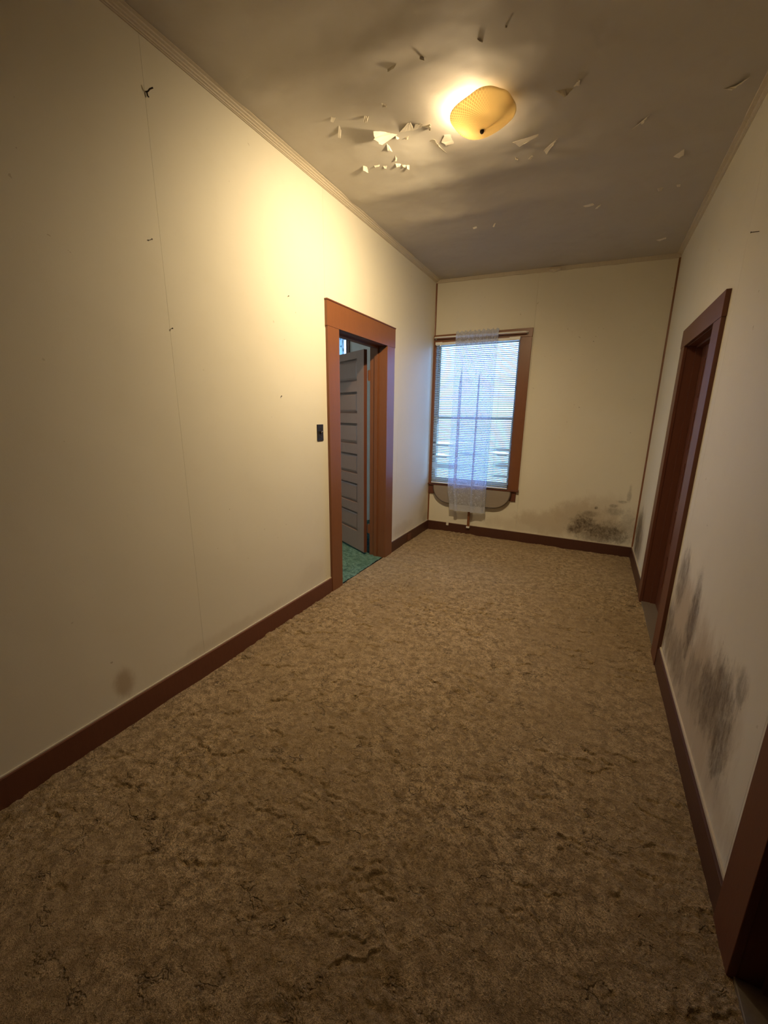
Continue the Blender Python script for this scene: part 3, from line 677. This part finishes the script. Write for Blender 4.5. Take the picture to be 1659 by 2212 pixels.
me = grid_mesh('green_carpet_far', np.linspace(-3.44, -1.9, 40), np.linspace(Y0+.01, L-.01, 120), lambda X, Y: X*0)
link('pile_far_side', me, M['green_carpet'], gc)
me = grid_mesh('green_carpet_near', np.linspace(-1.9, -WT-.016, 50), np.linspace(Y0+.01, 2.2, 60), lambda X, Y: X*0)
link('pile_near_side', me, M['green_carpet'], gc)

# ================================================================ CEILING LAMP
LX, LY = 1.118, 2.262
lampo = empty('ceiling_lamp', (LX, LY, ceil_z(LX)))
tag(lampo, 'lit amber glass dish lamp with fine net pattern under the peeling ceiling', 'lamp')
obj('canopy', lathe(bmesh.new(), [(0, 0), (.055, 0), (.055, -.012), (.045, -.020), (0, -.020)], 32), M['white_plastic'], lampo)
SH_TILT = (math.radians(-1.5), math.radians(-5), 0)
n, rows = 96, 22; bm = bmesh.new(); V = []
def shade_pt(r, th, off=0):
    R = .150
    t = r/R
    sq = 1 + .05*math.cos(4*(th-.6))*t*t                 # softly squared rim
    z = -.104 + .056*t**1.9 + .008*t**6
    # a soft fold pulled up in the glass on the camera side
    a = (th-math.radians(-83)+math.pi) % (2*math.pi)-math.pi
    z += .006*math.exp(-(a/.30)**2)*t**3
    a2 = (th-math.radians(-48)+math.pi) % (2*math.pi)-math.pi
    z -= .008*math.exp(-(a2/.22)**2)*t**3
    a3 = (th-math.radians(8)+math.pi) % (2*math.pi)-math.pi
    z += .010*math.exp(-(a3/.16)**2)*t*(1.3-t)           # crease running from the middle to the rim
    return (r*sq*math.cos(th), r*sq*math.sin(th), z+off)
for j in range(rows+1):
    r = .004 + (.150-.004)*j/rows
    V.append([bm.verts.new(shade_pt(r, 2*math.pi*i/n)) for i in range(n)])
for j in range(rows):
    for i in range(n): bm.faces.new([V[j][i], V[j][(i+1) % n], V[j+1][(i+1) % n], V[j+1][i]])
sh = obj('lamp_shade', bm, M['shade'], lampo, True); sh.rotation_euler = SH_TILT
s = sh.modifiers.new('glass', 'SOLIDIFY'); s.thickness = .0035; s.offset = 0
rod = obj('center_rod', tube(bmesh.new(), [(0, 0, -.01), (.002, 0, -.104)], .003, 8), M['dark_metal'], lampo)
kb = obj('finial', lathe(bmesh.new(), [(0, -.118), (.006, -.117), (.010, -.111), (.009, -.105), (.013, -.101), (.012, -.097), (0, -.096)], 20), M['dark_metal'], lampo, True); kb.location = (.004, 0, 0)
hol = obj('socket', tube(bmesh.new(), [(-.005, 0, -.036), (-.045, .004, -.048)], [.016, .018], 16), M['white_plastic'], lampo)
bm = bmesh.new(); tube(bm, [(-.045, .004, -.048), (-.055, .005, -.050), (-.070, .006, -.050), (-.090, .008, -.051), (-.102, .009, -.052), (-.106, .0095, -.0525)], [.012, .014, .021, .023, .014, .003], 20)
obj('bulb', bm, M['bulb'], lampo, True)

# two added spots below the dish, carrying most of the lamp's light
lamp_light = lamp('lamp_added_spot', 'SPOT', (LX-.085, LY+.01, ceil_z(LX)-.135), 128, (1.0, .765, .45), spot_size=math.radians(162), spot_blend=1.0, shadow_soft_size=.03)
lamp_light.rotation_euler = (Vector((0.0, 2.66, 1.55))-lamp_light.location).to_track_quat('-Z', 'Y').to_euler()
lamp_down = lamp('lamp_added_spot_down', 'SPOT', (LX-.02, LY, ceil_z(LX)-.125), 62, (1.0, .765, .45), spot_size=math.radians(150), spot_blend=1.0, shadow_soft_size=.035)
lamp_down.rotation_euler = (Vector((0.75, 3.5, 0.0))-lamp_down.location).to_track_quat('-Z', 'Y').to_euler()

# ================================================================ WINDOW DRESSING
BL, BR, BZT, BZB = .052, .966, 2.198, .622
yB = L-.052
bl = empty('window_blind', (.49, yB, 2.2))
tag(bl, 'white horizontal mini blind closed over the window in the end wall', 'blind')
bl.location = (0, 0, 0)
obj('headrail', boxes([((BL-.004, yB-.016, BZT), (BR+.006, yB+.016, BZT+.030))], .003), M['white_plastic'], bl)
obj('bottom_rail', box((BL, yB-.012, BZB-.010), (BR, yB+.012, BZB+.004), .003), M['white_plastic'], bl)
pitch = .0200; ns = int((BZT-BZB-.012)/pitch)
def slat_bm(damage=None):
    bm = bmesh.new(); nxs = 24 if damage else 6; ang = math.radians(35); wd = .0114; rows_ = []
    for i in range(nxs+1):
        x = BL+(BR-BL)*i/nxs; row = []
        for j in range(4):
            s_ = -1+2*j/3; u = wd*s_; c = .0022*(1-s_*s_)
            a = ang; dz = 0
            if damage:
                x_c, wdt, dzz, da = damage; g = math.exp(-((x-x_c)/wdt)**2); a += da*g; dz = dzz*g
            yy = u*math.cos(a) - c*math.sin(a); zz = u*math.sin(a)*1.0 + c*math.cos(a)
            row.append(bm.verts.new((x, yy, zz+dz)))
        rows_.append(row)
    for i in range(nxs):
        for j in range(3): bm.faces.new([rows_[i][j], rows_[i+1][j], rows_[i+1][j+1], rows_[i][j+1]])
    return bm
base_me = None; dmg = {}
for k, d in ((23, (.16, .12, .007, -.75)), (22, (.16, .14, -.004, .5)), (24, (.30, .2, .003, -.2)), (16, (.14, .10, .006, -.7)), (15, (.16, .12, -.004, .45)), (19, (.86, .07, .007, -.8)), (18, (.88, .08, -.004, .5)), (20, (.88, .1, .0, .55)), (21, (.90, .1, .0, .55)), (13, (.90, .08, .0, .6)), (12, (.90, .08, -.003, .6)), (11, (.90, .09, .0, .5)), (10, (.2, .15, .0, .5)), (9, (.2, .15, .0, .6)), (8, (.2, .15, .0, .5)), (17, (.5, .12, 0, .55)), (6, (.88, .08, .0, .5)), (5, (.88, .08, .0, .5))): dmg[k] = d
for k in range(ns):
    zc = BZB+.012+pitch*(k+.5)
    if k in dmg: o = obj('slat', slat_bm(dmg[k]), M['slat'], bl, True)
    elif base_me is None: o = obj('slat', slat_bm(), M['slat'], bl, True); base_me = o.data
    else: o = bpy.data.objects.new('slat', base_me); COL.objects.link(o); o.parent = bl
    o.location = (0, yB, zc)
    o.rotation_euler = (random.uniform(-.05, .05), random.uniform(-.0006, .0006), 0)
for xc in (.125, .795):
    bm = bmesh.new(); tube(bm, [(xc, yB-.0135, BZB), (xc, yB-.0135, BZT)], .0011, 6); tube(bm, [(xc, yB+.0135, BZB), (xc, yB+.0135, BZT)], .0011, 6)
    obj('ladder_cord', bm, M['white_plastic'], bl)
obj('tilt_wand', tube(bmesh.new(), [(.108, yB-.028, 2.185), (.110, yB-.026, 1.9), (.112, yB-.024, 1.33)], .0024, 8), simple('smoky_plastic', (.22, .23, .22), .3), bl)
obj('wand_hook', tube(bmesh.new(), [(.108, yB-.016, 2.200), (.108, yB-.028, 2.198), (.108, yB-.028, 2.185)], .0015, 6), M['metal'], bl)
for xa, xb in ((BL-.010, BL+.07), (BR-.10, BR+.010)):
    obj('mounting_bracket', boxes([((xa, yB-.019, BZT+.030), (xb, yB+.030, BZT+.034)), ((xa, yB-.021, BZT+.006), (xb, yB-.018, BZT+.034))]), M['white_plastic'], bl)

# curtain rod (white flat sash rod with returned ends)
yR = L-.088
rod_ = obj('curtain_rod', tube(bmesh.new(), [(.030, L-.021, 2.281), (.030, yR+.02, 2.281), (.042, yR, 2.281), (.5, yR, 2.277), (1.022, yR, 2.271), (1.038, yR+.015, 2.271), (1.038, L-.021, 2.271)], .0085, 12), M['white_plastic'], None, True)
tag(rod_, 'white curtain rod mounted across the head of the window casing', 'curtain rod')
for x_, z_ in ((.030, 2.281), (1.038, 2.271)):
    obj('rod_bracket', box((x_-.006, L-.024, z_-.016), (x_+.006, L-.0195, z_+.016), .001), M['white_plastic'], rod_)

# lace curtain panel: folds as a displaced sheet with uv for the pattern
cur = empty('lace_curtain', (.49, yR, 2.3)); cur.location = (0, 0, 0)
tag(cur, 'narrow white lace curtain hanging in soft folds over the blinds', 'curtain')
def sheet(name, m, za, zb, nz_, xl, xr, fold, nxs=150, seed=0):
    bm = bmesh.new(); uvl = bm.loops.layers.uv.new('UVMap'); rows_ = []; uvs = {}
    for j in range(nz_+1):
        z_ = za+(zb-za)*j/nz_; a, b = xl(z_), xr(z_); row = []; arc = 0; prev = None
        for i in range(nxs+1):
            t = i/nxs; x_, y_ = fold(a, b, t, z_)
            if prev: arc += math.dist(prev, (x_, y_))
            prev = (x_, y_); zz = z_
            v = bm.verts.new((x_, y_, zz)); row.append(v); uvs[v] = (arc, z_)
        rows_.append(row)
    for j in range(nz_):
        for i in range(nxs): bm.faces.new([rows_[j][i], rows_[j][i+1], rows_[j+1][i+1], rows_[j+1][i]])
    for f in bm.faces:
        for l in f.loops: l[uvl].uv = uvs[l.vert]
    return obj(name, bm, m, cur, True)
def sstep(a, b, t): t = min(1, max(0, (t-a)/(b-a))); return t*t*(3-2*t)
def main_fold(a, b, t, z):
    # fine gathers near the rod relaxing to four broad folds at the hem
    k = sstep(2.25, 1.7, z)
    x = a+(b-a)*t
    g = .0045*math.sin(2*math.pi*19*t+.8*math.sin(9*t))*(1-k)
    f = k*(.018*math.sin(2*math.pi*(2.3*t+.10))+.008*math.sin(2*math.pi*(4.4*t*t+1.2*t+.35+.03*math.sin(z*3))))
    x += k*(.046*math.sin(2*math.pi*(2.3*t+.02))+.010*math.sin(2*math.pi*(6.1*t+.1)))*min(1, 8*t, 8*(1-t))
    # hem cut: right part hangs slightly forward
    y = yR-.0145+g+f-.022*k
    return x, min(y, L-.066)
xl_ = lambda z: .288-.006*sstep(2.2, .6, z)+.034*sstep(.60, .30, z)
xr_ = lambda z: .755-.008*sstep(2.2, .6, z)+.002*sstep(.6, .3, z)
sheet('lace_panel', M['lace'],   .385, 2.252, 150, xl_, xr_, main_fold)
sheet('hem', M['hem'], .308, .385, 6, xl_, xr_, main_fold)
def pocket(a, b, t, z):
    x = a+(b-a)*t; g = .004*math.sin(2*math.pi*19*t+.8*math.sin(9*t)); return x, yR-.0145+g
sheet('rod_pocket', M['ruffle'], 2.252, 2.292, 4, lambda z: .288, lambda z: .755, pocket)
def ruff(a, b, t, z):
    x = a+(b-a)*t; k = (z-2.292)/.030; return x+.004*k*math.sin(90*t), yR-.004+(.010*math.sin(2*math.pi*17*t)*k)
rf = sheet('ruffle', M['ruffle'], 2.292, 2.322, 5, lambda z: .288, lambda z: .755, ruff)
for v in rf.data.vertices:
    if v.co.z > 2.315: v.co.z += .008*math.sin(v.co.x*130)+.004*math.sin(v.co.x*310)

# side-room curtain with a leafy print
def floral_mat():
    N = NT('leafy_print_sheer')
    a = N.ramp(N.noise(14, 3, .6, dist=1.5), [(.56, 0.0), (.60, 1.0)]); c = N.mix(a, (.72, .80, .78), (.16, .26, .20))
    d = N.bsdf(c, .8, None, .2); t = N.n('ShaderNodeBsdfTranslucent'); N.t.links.new(c, t.inputs[0])
    x = N.n('ShaderNodeMixShader'); x.inputs[0].default_value = .55; N.t.links.new(d, x.inputs[1]); N.t.links.new(t.outputs[0], x.inputs[2]); return N.done(x.outputs[0])
bm = bmesh.new(); A = []; 
for i in range(121):
    x_ = -2.20+1.0*i/120; y_ = L-.058+.013*math.sin(i*.62)
    A.append((bm.verts.new((x_, y_, .55)), bm.verts.new((x_, y_, 2.50))))
for p, q in zip(A, A[1:]): bm.faces.new([p[0], q[0], q[1], p[1]])
sc_ = obj('window_curtain', bm, floral_mat(), None, True); tag(sc_, 'pale leaf patterned curtain on the side room window above the open door', 'curtain')
tube_o = obj('curtain_rod', tube(bmesh.new(), [(-2.25, L-.095, 2.515), (-1.16, L-.095, 2.515)], .010, 10), M['white_plastic']); tag(tube_o, 'white rod carrying the leaf patterned curtain in the side room', 'curtain rod')
for x_ in (-2.22, -1.18): obj('rod_bracket', box((x_-.006, L-.095, 2.507), (x_+.006, L-.024, 2.523)), M['white_plastic'], tube_o)

# ================================================================ FOLD-DOWN BOARD UNDER THE SILL
fb = empty('drop_leaf_board', (0, 0, 0))
tag(fb, 'grey woodgrain board with rounded lower corners hanging below the window sill', 'board')
def rounded(xa, xb, zt, zb, ra, y0_, y1_):
    pts = [(xa, zt), (xb, zt)]
    for i in range(13): a = -i*math.pi/24; pts.append((xb-ra+ra*math.cos(a), zb+ra*.92+ra*.92*math.sin(a)))
    for i in range(13): a = -math.pi/2-i*math.pi/24; pts.append((xa+ra+ra*math.cos(a), zb+ra*.92+ra*.92*math.sin(a)))
    bm = bmesh.new(); A = [bm.verts.new((x, y0_, z)) for x, z in pts]; B = [bm.verts.new((x, y1_, z)) for x, z in pts]
    n = len(pts)
    for i in range(n): bm.faces.new([A[i], A[(i+1) % n], B[(i+1) % n], B[i]])
    bm.faces.new(A[::-1]); bm.faces.new(B); return bm, pts
bm, pts = rounded(.085, 1.008, .583, .378, .20, L-.062, L-.046); obj('board_face', bm, M['board'], fb)
bm = bmesh.new(); tube(bm, [(x, L-.054, z) for x, z in pts[1:]]+[(pts[0][0], L-.054, pts[0][1])], .0095, 8); obj('edge_band', bm, simple('dark_edge_band', (.10, .075, .055), .4), fb)
obj('batten', box((.30, L-.046, .45), (.78, L-.018, .49)), M['trim_dark'], fb)
lg = obj('support_leg', box((.528, L-.044, .108), (.556, L-.018, .45), .002), M['trim'], fb)
obj('foot_cap', box((.520, L-.048, .088), (.560, L-.0165, .110), .004), M['white_plastic'], fb)
o = obj('plastic_clip', boxes([((.258, L-.022, .084), (.288, L-.0165, .135)), ((.262, L-.030, .084), (.284, L-.022, .092))], .001), simple('clear_white_plastic', (.66, .62, .56), .3)); tag(o, 'small whitish plastic clip on the end baseboard below the curtain', 'clip')

# ================================================================ SMALL THINGS ON THE WALLS
sw = empty('light_switch', (0, 2.422, 1.291)); tag(sw, 'black toggle light switch plate beside the left doorway', 'switch')
obj('plate', box((0, -.037, -.059), (.006, .037, .059), .0025), M['black'], sw)
bm = box((.004, -.005, -.010), (.014, .005, .010)); obj('toggle_collar', bm, M['black'], sw)
tg = obj('toggle', tube(bmesh.new(), [(.005, 0, 0), (.024, .001, .010)], [.0045, .0035], 10), M['metal'], sw)
for zz in (-.030, .030):
    s_ = obj('screw', lathe(bmesh.new(), [(0, .0085), (.003, .008), (.004, .006)], 12), M['dark_metal'], sw); s_.rotation_euler = (0, math.pi/2, 0); s_.location = (0, 0, zz)
hk = empty('wall_hook', (0, 1.306, 2.683)); tag(hk, 'small dark bent hook high on the left wall seam', 'hook')
obj('hook_wire', tube(bmesh.new(), [(.0, 0, 0), (.012, 0, -.002), (.020, .004, .006), (.030, .012, .012)], .0026, 8), M['dark_metal'], hk)
obj('hook_tail', tube(bmesh.new(), [(.006, 0, 0), (.006, .001, -.014), (.009, .004, -.018)], .0028, 8), M['dark_metal'], hk)
def nail(x, y, z, nx_, ny_, label, ln=.012, r=.0022):
    bm = tube(bmesh.new(), [(0, 0, 0), (nx_*ln, ny_*ln, .001), (nx_*ln, ny_*ln, .001), (nx_*(ln+.0015), ny_*(ln+.0015), .001)], [r*.6, r*.6, r*1.5, r*1.5], 8)
    o = obj('nail', bm, M['dark_metal']); o.location = (x, y, z); tag(o, label, 'nail')
nail(0, 1.253, 2.136, 1, 0, 'small dark nail on the left wall seam below the hook', 0.01)
nail(0, 1.307, 1.795, 1, 0, 'tiny dark nail halfway down the left wall seam', 0.008)
nail(0, 2.130, 2.126, 1, 0, 'small nail on the left wall up and left of the doorway corner', 0.006)
nail(0, 2.024, 1.529, 1, 0, 'small nail on the left wall left of the switch', 0.005)
nail(1.664, L, 2.145, 0, -1, 'small dark nail high on the end wall right of the window', .014)
nail(1.608, L, 1.519, 0, -1, 'short dark nail midway up the end wall right of the window', .007)
nail(W, 2.325, 2.161, -1, 0, 'long dark nail high on the right wall near the right doorway', .026)
